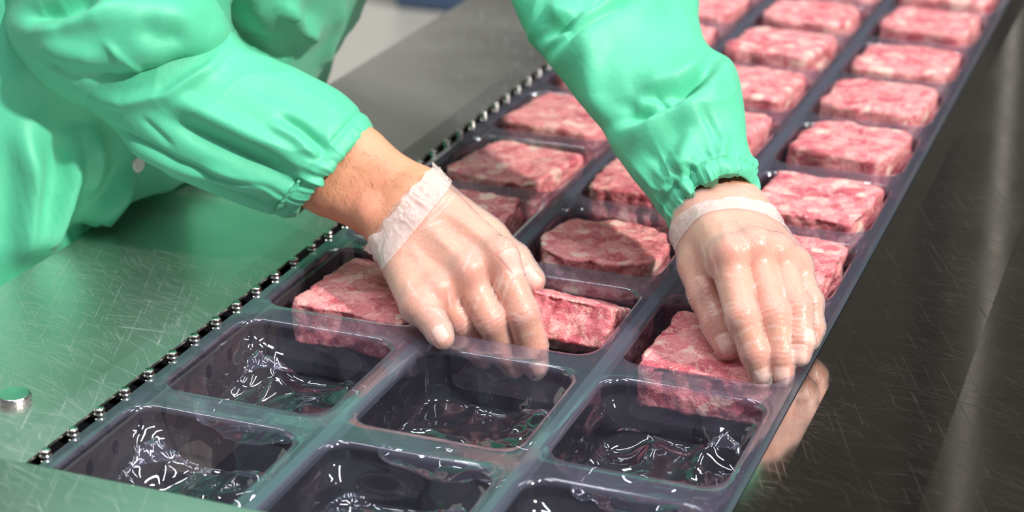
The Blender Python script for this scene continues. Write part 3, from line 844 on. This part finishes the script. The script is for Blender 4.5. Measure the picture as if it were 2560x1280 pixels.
SPEC1 = dict(seed=3, streaks=[[(1242, 745), (1250, 705), (1262, 670)], [(1252, 775), (1262, 730), (1275, 690)], [(1184, 785), (1192, 755), (1200, 735)], [(1228, 740), (1240, 705), (1250, 680)], [(1128, 775), (1124, 745), (1122, 722)], [(1136, 775), (1150, 745), (1160, 725)],
        [(1055, 570), (1100, 530), (1146, 478)], [(1048, 575), (1085, 560), (1120, 548)], [(1068, 545), (1100, 510), (1128, 478)], [(1262, 780), (1285, 785), (1310, 795)], [(1280, 805), (1310, 798), (1342, 782)], [(1290, 845), (1315, 838), (1345, 828)], [(1010, 690), (1030, 720), (1040, 745)], [(1060, 770), (1090, 775), (1110, 800)], [(1290, 870), (1318, 880), (1345, 876)], [(1180, 620), (1170, 650), (1150, 690)]], glove_extra=[((1336, 905, 1.357), (1339, 928, 1.360), .0088, .0070)], res=.00135,
    fingers={
        'index': ([(1248, 648, 1.346), (1306, 783, 1.338), (1329, 865, 1.350), (1339, 912, 1.357)], (.0125, .0112, .0104, .0088)),
        'middle': ([(1168, 690, 1.344), (1226, 798, 1.337), (1258, 876, 1.357), (1286, 915, 1.366)], (.0122, .0106, .0098, .0084)),
        'ring': ([(1098, 735, 1.345), (1153, 802, 1.346), (1184, 862, 1.358), (1208, 893, 1.370)], (.0116, .0100, .0090, .0078)),
        'pinky': ([(1046, 768, 1.336), (1082, 804, 1.321), (1097, 828, 1.311), (1107, 845, 1.303)], (.0108, .0090, .0082, .0072)),
        'thumb': ([(1200, 590, 1.400), (1285, 650, 1.390), (1328, 700, 1.382)], (.0150, .0115, .0095))},
    carpals=[(1062, 492, 1.392), (1030, 528, 1.388), (1000, 562, 1.388), (975, 592, 1.392)],
    mc_r=[(.0165, .0128), (.0165, .0130), (.0160, .0125), (.0150, .0118)],
    forearm=[[(1030, 480, 1.405), (880, 390, 1.425), (640, 270, 1.44)], [(970, 548, 1.408), (818, 452, 1.428), (590, 330, 1.44)]],
    forearm_r=[(.0205, .0225, .032), (.0205, .0225, .032)],
    extra=[(((1075, 500, 1.41), (1215, 600, 1.395)), (.017, .0165)), (((1010, 590, 1.425), (1072, 748, 1.346)), (.016, .012)), (((1060, 560, 1.425), (1180, 690, 1.385)), (.018, .014))],
    bumps=[((1250, 634, 1.339), .0096), ((1170, 672, 1.337), .0098), ((1098, 720, 1.338), .0088), ((1046, 757, 1.332), .0076), ((935, 535, 1.396), .0120)],
    nail={'all': (0, 0, 1)}, cut=((1030, 535, 1.39), (1120, 610, 1.36)),
    ridges=[([(1240, 620), (1180, 570), (1110, 530)], 14, .0011), ([(1165, 660), (1110, 600), (1060, 560)], 14, .0010), ([(1090, 710), (1050, 650), (1015, 600)], 13, .0007), ([(1205, 640), (1150, 600), (1120, 620), (1080, 590)], 8, .0006)],
    glove_ridges=[([(1260, 690), (1240, 740), (1236, 790)], 4, .0009), ([(1282, 680), (1258, 730), (1248, 760)], 3, .0009), ([(1195, 720), (1180, 770), (1160, 800)], 4, .0008), ([(1135, 560), (1090, 580), (1050, 600)], 4, .0010), ([(1150, 480), (1100, 500), (1070, 530)], 4, .001), ([(1130, 720), (1120, 760), (1130, 800)], 4, .0007)])
SPEC2 = dict(seed=8, streaks=[[(1760, 630), (1766, 672), (1785, 702)], [(1774, 622), (1784, 660), (1800, 690)], [(1878, 724), (1888, 712), (1896, 702)], [(1826, 812), (1846, 805), (1870, 802)], [(1834, 846), (1858, 830), (1888, 812)], [(1905, 822), (1935, 815), (1964, 818)], [(1957, 712), (1960, 730), (1962, 750)], [(2008, 702), (2014, 716), (2020, 730)],
        [(1850, 868), (1875, 858), (1900, 850)], [(1922, 850), (1945, 846), (1972, 850)], [(1768, 770), (1790, 760), (1806, 748)], [(1772, 790), (1796, 780), (1812, 772)], [(1975, 800), (1995, 796), (2012, 800)], [(1750, 600), (1758, 630), (1770, 660)], [(1890, 930), (1905, 940), (1922, 935)], [(1884, 915), (1892, 935), (1902, 950)]], glove_extra=[((1903, 920, 1.280), (1910, 948, 1.277), .0084, .0066)], res=.00135,
    fingers={
        'index': ([(1822, 645, 1.300), (1856, 792, 1.276), (1887, 880, 1.276), (1901, 930, 1.281)], (.0122, .0104, .0094, .0080)),
        'middle': ([(1885, 628, 1.306), (1935, 790, 1.280), (1954, 888, 1.277), (1955, 934, 1.278)], (.0118, .0100, .0090, .0078)),
        'ring': ([(1942, 640, 1.313), (1993, 775, 1.286), (2002, 852, 1.278), (1999, 886, 1.276)], (.0110, .0094, .0086, .0073)),
        'pinky': ([(1987, 668, 1.324), (2023, 755, 1.305), (2029, 818, 1.301), (2025, 848, 1.300)], (.0102, .0086, .0078, .0066)),
        'thumb': ([(1748, 660, 1.346), (1768, 738, 1.330), (1796, 808, 1.319), (1820, 866, 1.311)], (.0150, .0120, .0108, .0088))},
    carpals=[(1768, 540, 1.362), (1798, 535, 1.360), (1830, 535, 1.360), (1862, 545, 1.364)],
    mc_r=[(.0165, .0130), (.0165, .0130), (.0160, .0125), (.0155, .0118)],
    forearm=[[(1752, 528, 1.37), (1725, 440, 1.40), (1640, 260, 1.46)], [(1850, 520, 1.37), (1815, 420, 1.40), (1700, 230, 1.46)]],
    forearm_r=[(.0165, .0175, .030), (.0165, .0175, .030)],
    extra=[(((1745, 570, 1.37), (1758, 670, 1.348)), (.018, .0155)), (((1870, 570, 1.375), (1975, 680, 1.338)), (.018, .0135)), (((1800, 560, 1.375), (1860, 650, 1.325)), (.018, .014)), (((1770, 600, 1.355), (1815, 660, 1.312)), (.0145, .0115))],
    bumps=[((1824, 628, 1.292), .0100), ((1888, 612, 1.298), .0100), ((1943, 625, 1.305), .0090), ((1988, 655, 1.316), .0080)],
    nail={'all': (0, 0, 1)}, cut=((1806, 520, 1.366), (1845, 600, 1.325)),
    ridges=[([(1826, 615), (1810, 570), (1800, 545)], 12, .0010), ([(1888, 600), (1860, 565), (1835, 540)], 12, .0011), ([(1943, 612), (1900, 570), (1865, 545)], 12, .0009), ([(1770, 640), (1785, 680), (1800, 720)], 10, -.0010)],
    glove_ridges=[([(1772, 640), (1778, 670), (1795, 700)], 4, .0009), ([(1762, 650), (1772, 690), (1800, 725)], 4, .0008), ([(1950, 690), (1962, 720), (1970, 760)], 4, .0007), ([(2010, 690), (2018, 720), (2025, 750)], 4, .0007), ([(1880, 700), (1885, 730), (1895, 745)], 4, .0008)])
H1 = make_hand(SPEC1); H2 = make_hand(SPEC2)

# arm joints
SH1 = np.array([-.93, 1.17, .43]); EL1 = at(300, 160, 1.452); CF1 = at(842, 420, 1.425)
SH2 = np.array([-.86, 1.62, .46]); EL2 = at(1500, -95, 1.55); CF2 = at(1782, 492, 1.375)
PEL = np.array([-1.05, 1.36, -.25]); CHE = np.array([-.84, 1.40, .34])
def body_core(Pt):
    d = smin(rcone(Pt, PEL, CHE, .10, .10), rcone(Pt, CHE, SH1, .08, .05), .05)
    d = smin(d, rcone(Pt, CHE, SH2, .08, .05), .05)
    d = smin(d, rcone(Pt, SH1, EL1, .05, .036), .03); d = smin(d, rcone(Pt, EL1, at(620, 300, 1.44), .036, .034), .02)
    d = smin(d, rcone(Pt, SH2, EL2, .05, .042), .03); d = smin(d, rcone(Pt, EL2, at(1660, 240, 1.46), .042, .036), .02)
    return d
lo = np.array([-1.25, .95, -.45]); hi = np.array([-.30, 1.85, .62])
Fb = field(body_core, lo, hi, .014); Vb, Fcb = surfnets(Fb, lo, .014)
V = np.vstack([H1.V, H2.V, Vb]); Fc = np.vstack([H1.F, H2.F+len(H1.V), Fcb+len(H1.V)+len(H2.V)])
tint = np.vstack([H1.tint, H2.tint, np.tile([0, 0, 0, 1], (len(Vb), 1))])
person = mesh_np('person', V, Fc, M_SKIN)
ca = person.data.color_attributes.new('tint', 'FLOAT_COLOR', 'POINT'); ca.data.foreach_set('color', tint.astype(np.float32).ravel())
tag(person, 'worker in a green coat and clear gloves reaching over the film trays', 'person')

# gloves and their rolled cuffs
def put_attr(o, name, val):
    a_ = o.data.attributes.new(name, 'FLOAT', 'POINT'); a_.data.foreach_set('value', np.asarray(val, np.float32))
def sample(H, Pt):
    q = (Pt-H.lo)/H.h; i = np.clip(np.floor(q).astype(int), 0, np.array(H.Fv.shape)-2); f = np.clip(q-i, 0, 1); r = 0
    for a in (0, 1):
        for b2 in (0, 1):
            for c in (0, 1):
                w_ = (f[..., 0] if a else 1-f[..., 0])*(f[..., 1] if b2 else 1-f[..., 1])*(f[..., 2] if c else 1-f[..., 2])
                r = r+w_*H.Fv[i[..., 0]+a, i[..., 1]+b2, i[..., 2]+c]
    return r
def glove_cuff(H, c, e1, e2, ax, wid, seed, amp, flare):
    """crumpled vinyl band wrapped on the wrist: radius taken from the hand itself"""
    n, m_ = 220, 30
    T = np.linspace(0, 2*np.pi, n, endpoint=False); S = np.linspace(0, 1, m_+1)
    dirs = np.cos(T)[:, None]*e1+np.sin(T)[:, None]*e2
    rr = np.linspace(.060, .004, 90)
    Rr = np.empty((n, m_+1))
    for j, s in enumerate(S):
        base = c+ax*(s-.5)*wid
        Pt = base+dirs[:, None]*rr[None, :, None]
        ins = sample(H, Pt.reshape(-1, 3)).reshape(n, 90) < .0012
        k = np.where(ins.any(1), ins.argmax(1), 89); Rr[:, j] = rr[k]
    for _ in range(8): Rr = (np.roll(Rr, 1, 0)+Rr*2+np.roll(Rr, -1, 0))/4
    for _ in range(6): Rr[:, 1:-1] = (Rr[:, :-2]+2*Rr[:, 1:-1]+Rr[:, 2:])/4
    TT, SS = np.meshgrid(T, S, indexing='ij')
    Q = np.stack([np.cos(TT)*2.2, np.sin(TT)*2.2, SS*.8], -1).reshape(-1, 3)+seed
    wq = .5*np.c_[vnoise(Q, 1.6, seed), vnoise(Q, 1.6, seed+1), vnoise(Q, 1.6, seed+2)]
    cr = (np.maximum(ridge(Q+wq, 1.9, seed+3), 0)**1.5).reshape(n, -1); cr2 = (np.maximum(ridge(Q-wq, 4.2, seed+6), 0)**1.5).reshape(n, -1)
    lip = np.clip(1-SS*2.2, 0, 1)
    Rr = Rr+.0010+flare*lip**1.5*(1+.5*vnoise(Q, 1.2, seed+8).reshape(n, -1))+amp*(.7*cr+.4*cr2)*(.3+np.sin(np.pi*SS)*.7)
    off = (SS-.5)*wid+lip*.0028*vnoise(Q, 2.6, seed+9).reshape(n, -1)
    V = c+dirs[:, None]*Rr[..., None]+ax*off[..., None]
    a_ = np.arange(n)[:, None]; j_ = np.arange(m_)[None]
    f = np.stack([a_*(m_+1)+j_, ((a_+1) % n)*(m_+1)+j_, ((a_+1) % n)*(m_+1)+j_+1, a_*(m_+1)+j_+1], -1).reshape(-1, 4)
    return V.reshape(-1, 3), f
gl1 = mesh_np('glove', H1.Vg, H1.Fg, M_GLOVE, person); gl1['label'] = 'clear vinyl glove on the hand gripping the held slab'
gl2 = mesh_np('glove', H2.Vg, H2.Fg, M_GLOVE, person); gl2['label'] = 'clear vinyl glove on the hand pressing a slab into its tray'
put_attr(gl1, 'stretch', H1.white); put_attr(gl2, 'stretch', H2.white)
def add_cuff(H, p, q, dorsal, wid, seed, amp, flare, gl):
    P_, Q_, D_ = A(p), A(q), A(dorsal); c = (P_+Q_)/2; e1 = P_-Q_; e1 /= np.linalg.norm(e1)
    b2 = D_-c; b2 = b2-e1*(b2@e1); b2 /= np.linalg.norm(b2)
    out = np.cross(e1, b2)
    if out@(H.fing['middle'][0]-c) < 0: out = -out
    V, f = glove_cuff(H, c, e1, b2, out, wid, seed, amp, flare)
    return mesh_np('glove_cuff', V, f, M_CUFF, gl)
add_cuff(H1, (1100, 440, 1.396), (950, 620, 1.396), (1028, 532, 1.360), .020, 5, .0022, .0035, gl1)
add_cuff(H2, (1700, 626, 1.366), (1972, 612, 1.366), (1832, 520, 1.336), .013, 9, .0014, .0022, gl2)

# ------------------------------------------------------------------ coat
def crom(P, n):
    """smooth curve through the rows of P (Catmull-Rom)"""
    P = np.asarray(P, float); k = len(P)-1
    t = np.linspace(0, k, n); i = np.minimum(t.astype(int), k-1); f = (t-i)[:, None]
    p0, p1, p2, p3 = P[np.maximum(i-1, 0)], P[i], P[i+1], P[np.minimum(i+2, k)]
    return .5*(2*p1+(p2-p0)*f+(2*p0-5*p1+4*p2-p3)*f**2+(3*p1-p0-3*p2+p3)*f**3)
def cloth_folds(V, Fc, seed, folds, amp=1.0):
    Nn = vnormals(V, Fc)
    toC = CAM-V; toC /= np.linalg.norm(toC, axis=1)[:, None]; fc = np.clip((Nn*toC).sum(1)*2.5+.15, 0, 1)
    u, v, _ = proj(V); d = np.zeros(len(V))
    wu = 5*vnoise(V, 30, seed+1); wv = 5*vnoise(V, 30, seed+2)
    for f in folds:
        pts, wd, am = f[:3]; am = am*1.5; d += fc*am*ridge_field(u+wu, v+wv, pts, wd, f[3] if len(f) > 3 else 'g')
    w3 = .012*np.c_[vnoise(V, 18, seed+7), vnoise(V, 18, seed+8), vnoise(V, 18, seed+9)]
    d += amp*(.0022*vnoise(V, 14, seed)+.0008*vnoise(V, 40, seed+5)+.0016*np.maximum(ridge(V+w3, 17, seed+6), 0)**2)
    return d, Nn
def sleeve_tube(st, nu, nth, seed, folds, hem=None, tilt=0.0):
    """tube through stations (edge pixel, edge pixel, depth, thickness ratio); hem = gather count or None for closed end"""
    S = crom([list(a)+list(b2)+[D, k] for a, b2, D, k in st], nu)
    C, Av, Bv = [], [], []
    for r in S:
        p, q = at(r[0], r[1], r[4]), at(r[2], r[3], r[4]); c = (p+q)/2; a = (q-p)/2
        w_ = c-CAM; w_ = w_-a*(w_@a)/(a@a); w_ = w_/np.linalg.norm(w_)*np.linalg.norm(a)*r[5]
        C.append(c); Av.append(a); Bv.append(w_)
    C, Av, Bv = map(np.array, (C, Av, Bv))
    if hem:      # turn the hem inwards
        for k, (f, back) in enumerate(((.97, .0), (.93, .004), (.90, .012), (.90, .022))):
            ax = C[nu-1]-C[nu-6]; ax /= np.linalg.norm(ax)
            C = np.vstack([C, C[nu-1]-ax*back]); Av = np.vstack([Av, Av[nu-1]*f]); Bv = np.vstack([Bv, Bv[nu-1]*f])
    n = len(C); th = np.linspace(0, 2*np.pi, nth, endpoint=False)
    V = (C[:, None]+Av[:, None]*np.cos(th)[None, :, None]+Bv[:, None]*np.sin(th)[None, :, None]).reshape(-1, 3)
    if tilt:     # the opening leans: near side drawn up the arm
        dl = np.concatenate([np.cumsum(np.linalg.norm(np.diff(C[:nu], axis=0), axis=1)[::-1])[::-1], [0]*(n-nu+1)])
        ax = C[nu-1]-C[nu-8]; ax /= np.linalg.norm(ax)
        V = (V.reshape(n, nth, 3)+ax*(tilt*np.exp(-(dl/.045)**2)[:, None]*np.sin(th)[None])[..., None]).reshape(-1, 3)
    i = np.arange(n-1)[:, None]*nth; j = np.arange(nth)[None]; j2 = (j+1) % nth
    Fc = np.stack([i+j, i+j2, i+nth+j2, i+nth+j], -1).reshape(-1, 4)
    d, Nn = cloth_folds(V, Fc, seed, folds)
    ctr = V.reshape(n, nth, 3).mean(1)
    if (Nn.reshape(n, nth, 3)*(V.reshape(n, nth, 3)-ctr[:, None])).sum() < 0: Fc = Fc[:, ::-1]; d, Nn = cloth_folds(V, Fc, seed, folds)
    if hem:
        s_ = np.concatenate([np.cumsum(np.linalg.norm(np.diff(C[:nu], axis=0), axis=1)[::-1])[::-1], [0], -np.arange(1, 5)*.0005])
        sv = np.repeat(s_, nth); tv = np.tile(th, n)
        Q = np.c_[np.cos(tv)*hem, np.sin(tv)*hem, sv*22]
        wq = .35*np.c_[vnoise(Q, .8, seed+3), vnoise(Q, .8, seed+4), Q[:, 0]*0]
        g = ridge(Q+wq, 1.0, seed+11); g2 = vnoise(Q*np.array([1, 1, 2]), 2.1, seed+13)
        env = np.exp(-np.clip(sv-.016, 0, 1)/.020)*(.8+.2*np.clip(sv/.012, 0, 1))
        d = d+env*(.0041*g+.0013*g2)*np.clip(.6+vnoise(Q, .35, seed+15), .2, 1.3)
        d = d-.0016*np.exp(-((sv-.014)/.0030)**2)
        inner = np.repeat(np.arange(n) >= nu, nth); d = np.where(inner, np.minimum(d, 0)*.5, d)
    return V+Nn*d[:, None], Fc
def finish_cloth(V, Fc, seed, folds):
    d, Nn = cloth_folds(V, Fc, seed, folds, 1.6); return V+Nn*d[:, None], Fc
coat_torso_axis = (np.array([-1.05, 1.36, -.55]), np.array([-1.025, 1.39, -.05]), np.array([-.74, 1.48, .42]))
def coat_fn(Pt):
    a, b2, c = coat_torso_axis
    S = np.array([1, .57, 1], np.float32)      # wider in y
    Q = Pt*S
    d = smin(rcone(Q, a*S, b2*S, .19, .185), rcone(Q, b2*S, c*S, .185, .15), .10)
    d = smin(d, rcone(Pt, c, SH1, .12, .085), .06); d = smin(d, rcone(Pt, c, SH2, .12, .085), .06)
    return smax(d, -np.maximum(-(Pt[:, 0]+.842), Pt[:, 2]-.010), .006)     # the cloth meets the plate edge and folds over it
TF = [([(60, 280), (70, 420), (60, 560), (50, 690)], 30, .016), ([(190, 300), (170, 430), (120, 560), (90, 690)], 26, .014), ([(330, 380), (290, 470), (230, 560), (160, 640)], 22, .013), ([(240, 300), (230, 420), (200, 500)], 22, .010),
      ([(600, -20), (615, 60), (650, 110), (720, 150)], 24, -.018), ([(850, -20), (830, 80), (800, 180)], 9, .006), ([(700, -20), (730, 60), (790, 90)], 26, .012), ([(930, 0), (880, 80), (830, 170)], 16, .008)]
lo = np.array([-1.36, .88, -.50]); hi = np.array([-.54, 1.90, .68])
Fv = field(coat_fn, lo, hi, .007); V, Fc = surfnets(Fv, lo, .007); V = relax(V, Fc, 2, .5)
V, Fc = finish_cloth(V, Fc, 21, TF)
pen = (V[:, 0] > -.838) & (V[:, 2] < .006)
up_ = pen & (V[:, 0]+.838 > .006-V[:, 2]); V[up_, 2] = .006; V[pen & ~up_, 0] = -.838
coat = mesh_np('coat', V, Fc, M_COAT, person); coat['label'] = 'mint green loose work coat'
S1U = [([(35, 15), (90, 42), (150, 36), (230, 0), (270, -30)], 26, -.009), ([(40, 62), (140, 68), (240, 44), (310, 0)], 22, .005), ([(250, 90), (300, 145), (375, 205)], 10, .0022),
       ([(285, 130), (345, 195)], 7, -.0012), ([(120, 135), (205, 215)], 7, -.0012), ([(200, 50), (300, 25), (420, 35), (530, 70)], 40, .005), ([(130, 165), (290, 212), (420, 205), (540, 118)], 34, -.006),
       ([(330, 60), (400, 90), (480, 95)], 30, -.003), ([(80, 95), (180, 130), (260, 150)], 26, .003)]
S1F = [([(370, 256), (440, 300), (525, 347), (625, 392), (725, 442), (790, 485)], 30, -.007), ([(390, 240), (540, 308), (640, 352), (770, 410)], 28, .005),
       ([(220, 275), (350, 352), (440, 402), (550, 447), (650, 467), (720, 495)], 8, -.0024), ([(240, 315), (350, 376), (440, 424), (570, 468)], 15, .0028),
       ([(330, 400), (400, 437), (500, 468), (600, 503), (725, 530), (760, 540)], 16, -.005), ([(680, 275), (750, 318), (800, 362), (830, 400)], 14, -.004), ([(660, 300), (740, 347), (795, 395)], 16, .003),
       ([(600, 200), (690, 235), (770, 270), (830, 300)], 24, -.002), ([(350, 285), (435, 375)], 9, -.0015), ([(590, 80), (520, 178), (420, 240), (310, 256), (180, 226)], 18, .004), ([(480, 410), (580, 445), (680, 478)], 14, .002)]
S2F = [([(1700, -50), (1625, 8), (1585, 45), (1515, 90), (1450, 138), (1360, 175)], 36, .0085, 'step'), ([(1600, -50), (1520, 12), (1478, 52), (1440, 92), (1340, 135)], 32, .007, 'step'),
       ([(1360, 20), (1440, 36), (1490, 5)], 24, .005), ([(1580, 228), (1628, 216), (1692, 196), (1757, 165), (1800, 145)], 26, .005, 'step'),
       ([(1855, 140), (1800, 188), (1765, 236), (1707, 282), (1629, 322), (1520, 350)], 34, .0075, 'step'), ([(1630, 228), (1668, 262), (1705, 290)], 9, -.0018),
       ([(1740, 290), (1690, 338), (1640, 388), (1580, 430)], 40, -.006), ([(1735, 265), (1780, 330), (1818, 378)], 11, -.002),
       ([(1500, 80), (1484, 160), (1490, 240), (1525, 330)], 26, .0045), ([(1730, 310), (1705, 380), (1695, 440)], 20, .003), ([(1810, 320), (1798, 390), (1790, 440)], 15, .003), ([(1560, 240), (1580, 290), (1640, 300)], 26, -.003)]
K = .78
V1, F1 = sleeve_tube([((-480, -700), (60, -860), 1.39, K), ((-260, -420), (260, -520), 1.41, K), ((-60, -180), (420, -230), 1.425, K), ((14, -20), (500, -60), 1.435, K), ((25, 70), (560, 40), 1.435, K),
    ((70, 160), (580, 92), 1.438, K), ((130, 222), (562, 140), 1.443, K), ((200, 258), (500, 205), 1.45, K), ((290, 285), (400, 262), 1.46, K)], 190, 240, 31, S1U)
V2, F2 = sleeve_tube([((60, 150), (480, 10), 1.452, K), ((120, 215), (548, 55), 1.450, K), ((190, 245), (578, 88), 1.447, K), ((275, 310), (620, 128), 1.443, K), ((370, 400), (690, 158), 1.438, K), ((470, 458), (770, 188), 1.434, K),
    ((590, 508), (850, 232), 1.43, K), ((690, 540), (900, 282), 1.427, K), ((735, 540), (921, 312), 1.425, K), ((748, 528), (921, 326), 1.425, K)], 230, 300, 33, S1F, 5.6, .004)
mesh_np('sleeve', np.vstack([V1, V2]), np.vstack([F1, F2+len(V1)]), M_COAT, coat)
V, Fc = sleeve_tube([((560, -1100), (900, -820), 1.72, K), ((900, -700), (1300, -520), 1.66, K), ((1120, -420), (1560, -330), 1.61, K), ((1215, -200), (1680, -200), 1.57, K), ((1250, -90), (1725, -100), 1.54, K),
    ((1280, 5), (1743, -10), 1.51, K), ((1335, 110), (1752, 60), 1.48, K), ((1400, 190), (1768, 116), 1.455, K), ((1465, 270), (1822, 152), 1.435, K), ((1500, 315), (1848, 205), 1.42, K), ((1532, 375), (1864, 290), 1.405, K),
    ((1582, 452), (1870, 370), 1.39, K), ((1640, 522), (1880, 420), 1.38, K), ((1672, 565), (1882, 448), 1.372, K), ((1690, 580), (1878, 468), 1.37, K)], 330, 300, 41, S2F, 5.0, .021)
mesh_np('sleeve', V, Fc, M_COAT, coat)
# snap button on the coat front, and fine hair on the bare forearm
dg_ = bpy.context.evaluated_depsgraph_get()
def surf(o, px, py):
    ok, loc, nrm, _ = o.ray_cast(Vector(CAM), Vector(at(px, py, 1.)-CAM).normalized())
    return (loc, nrm) if ok else (None, None)
loc, nrm = surf(coat, 345, 410)
if loc is not None:
    b = MB(); b.lathe((0, 0, 0), [(.0070, -.001), (.0070, .0012), (.0055, .0022), (.0035, .0016), (0, .0014)], 28)
    sb = b.build('snap_button', M_SNAP, coat, smooth=True); sb.location = loc; sb.rotation_euler = nrm.to_track_quat('Z', 'Y').to_euler()
rh = random.Random(4); b = MB()
for k in range(420):
    t = rh.random(); e = rh.uniform(-.55, .55)
    px = 800+t*230+e*150*.62; py = 395+t*130-e*150*.78
    l_, n_ = surf(person, px, py)
    if l_ is None: continue
    ax_ = Vector(at(1000, 540, 1.4)-at(850, 440, 1.42)).normalized()
    dr = (ax_+n_*rh.uniform(.25, .8)+Vector((rh.uniform(-.6, .6), rh.uniform(-.6, .6), rh.uniform(-.6, .6)))).normalized()
    ln = rh.uniform(.004, .009); cu = Vector((rh.uniform(-.3, .3), rh.uniform(-.3, .3), rh.uniform(-.5, .1)))*ln
    b.tube([l_, l_+dr*ln*.5+cu*.1, l_+dr*ln+cu*.5], [.00009, .00007, .00003], 3)
hr = b.build('arm_hair', mat_plain('hair', (.62, .38, .2), .5), person); hr['kind'] = 'stuff'
print('objects', len(bpy.data.objects), 'verts', sum(len(m.vertices) for m in bpy.data.meshes))
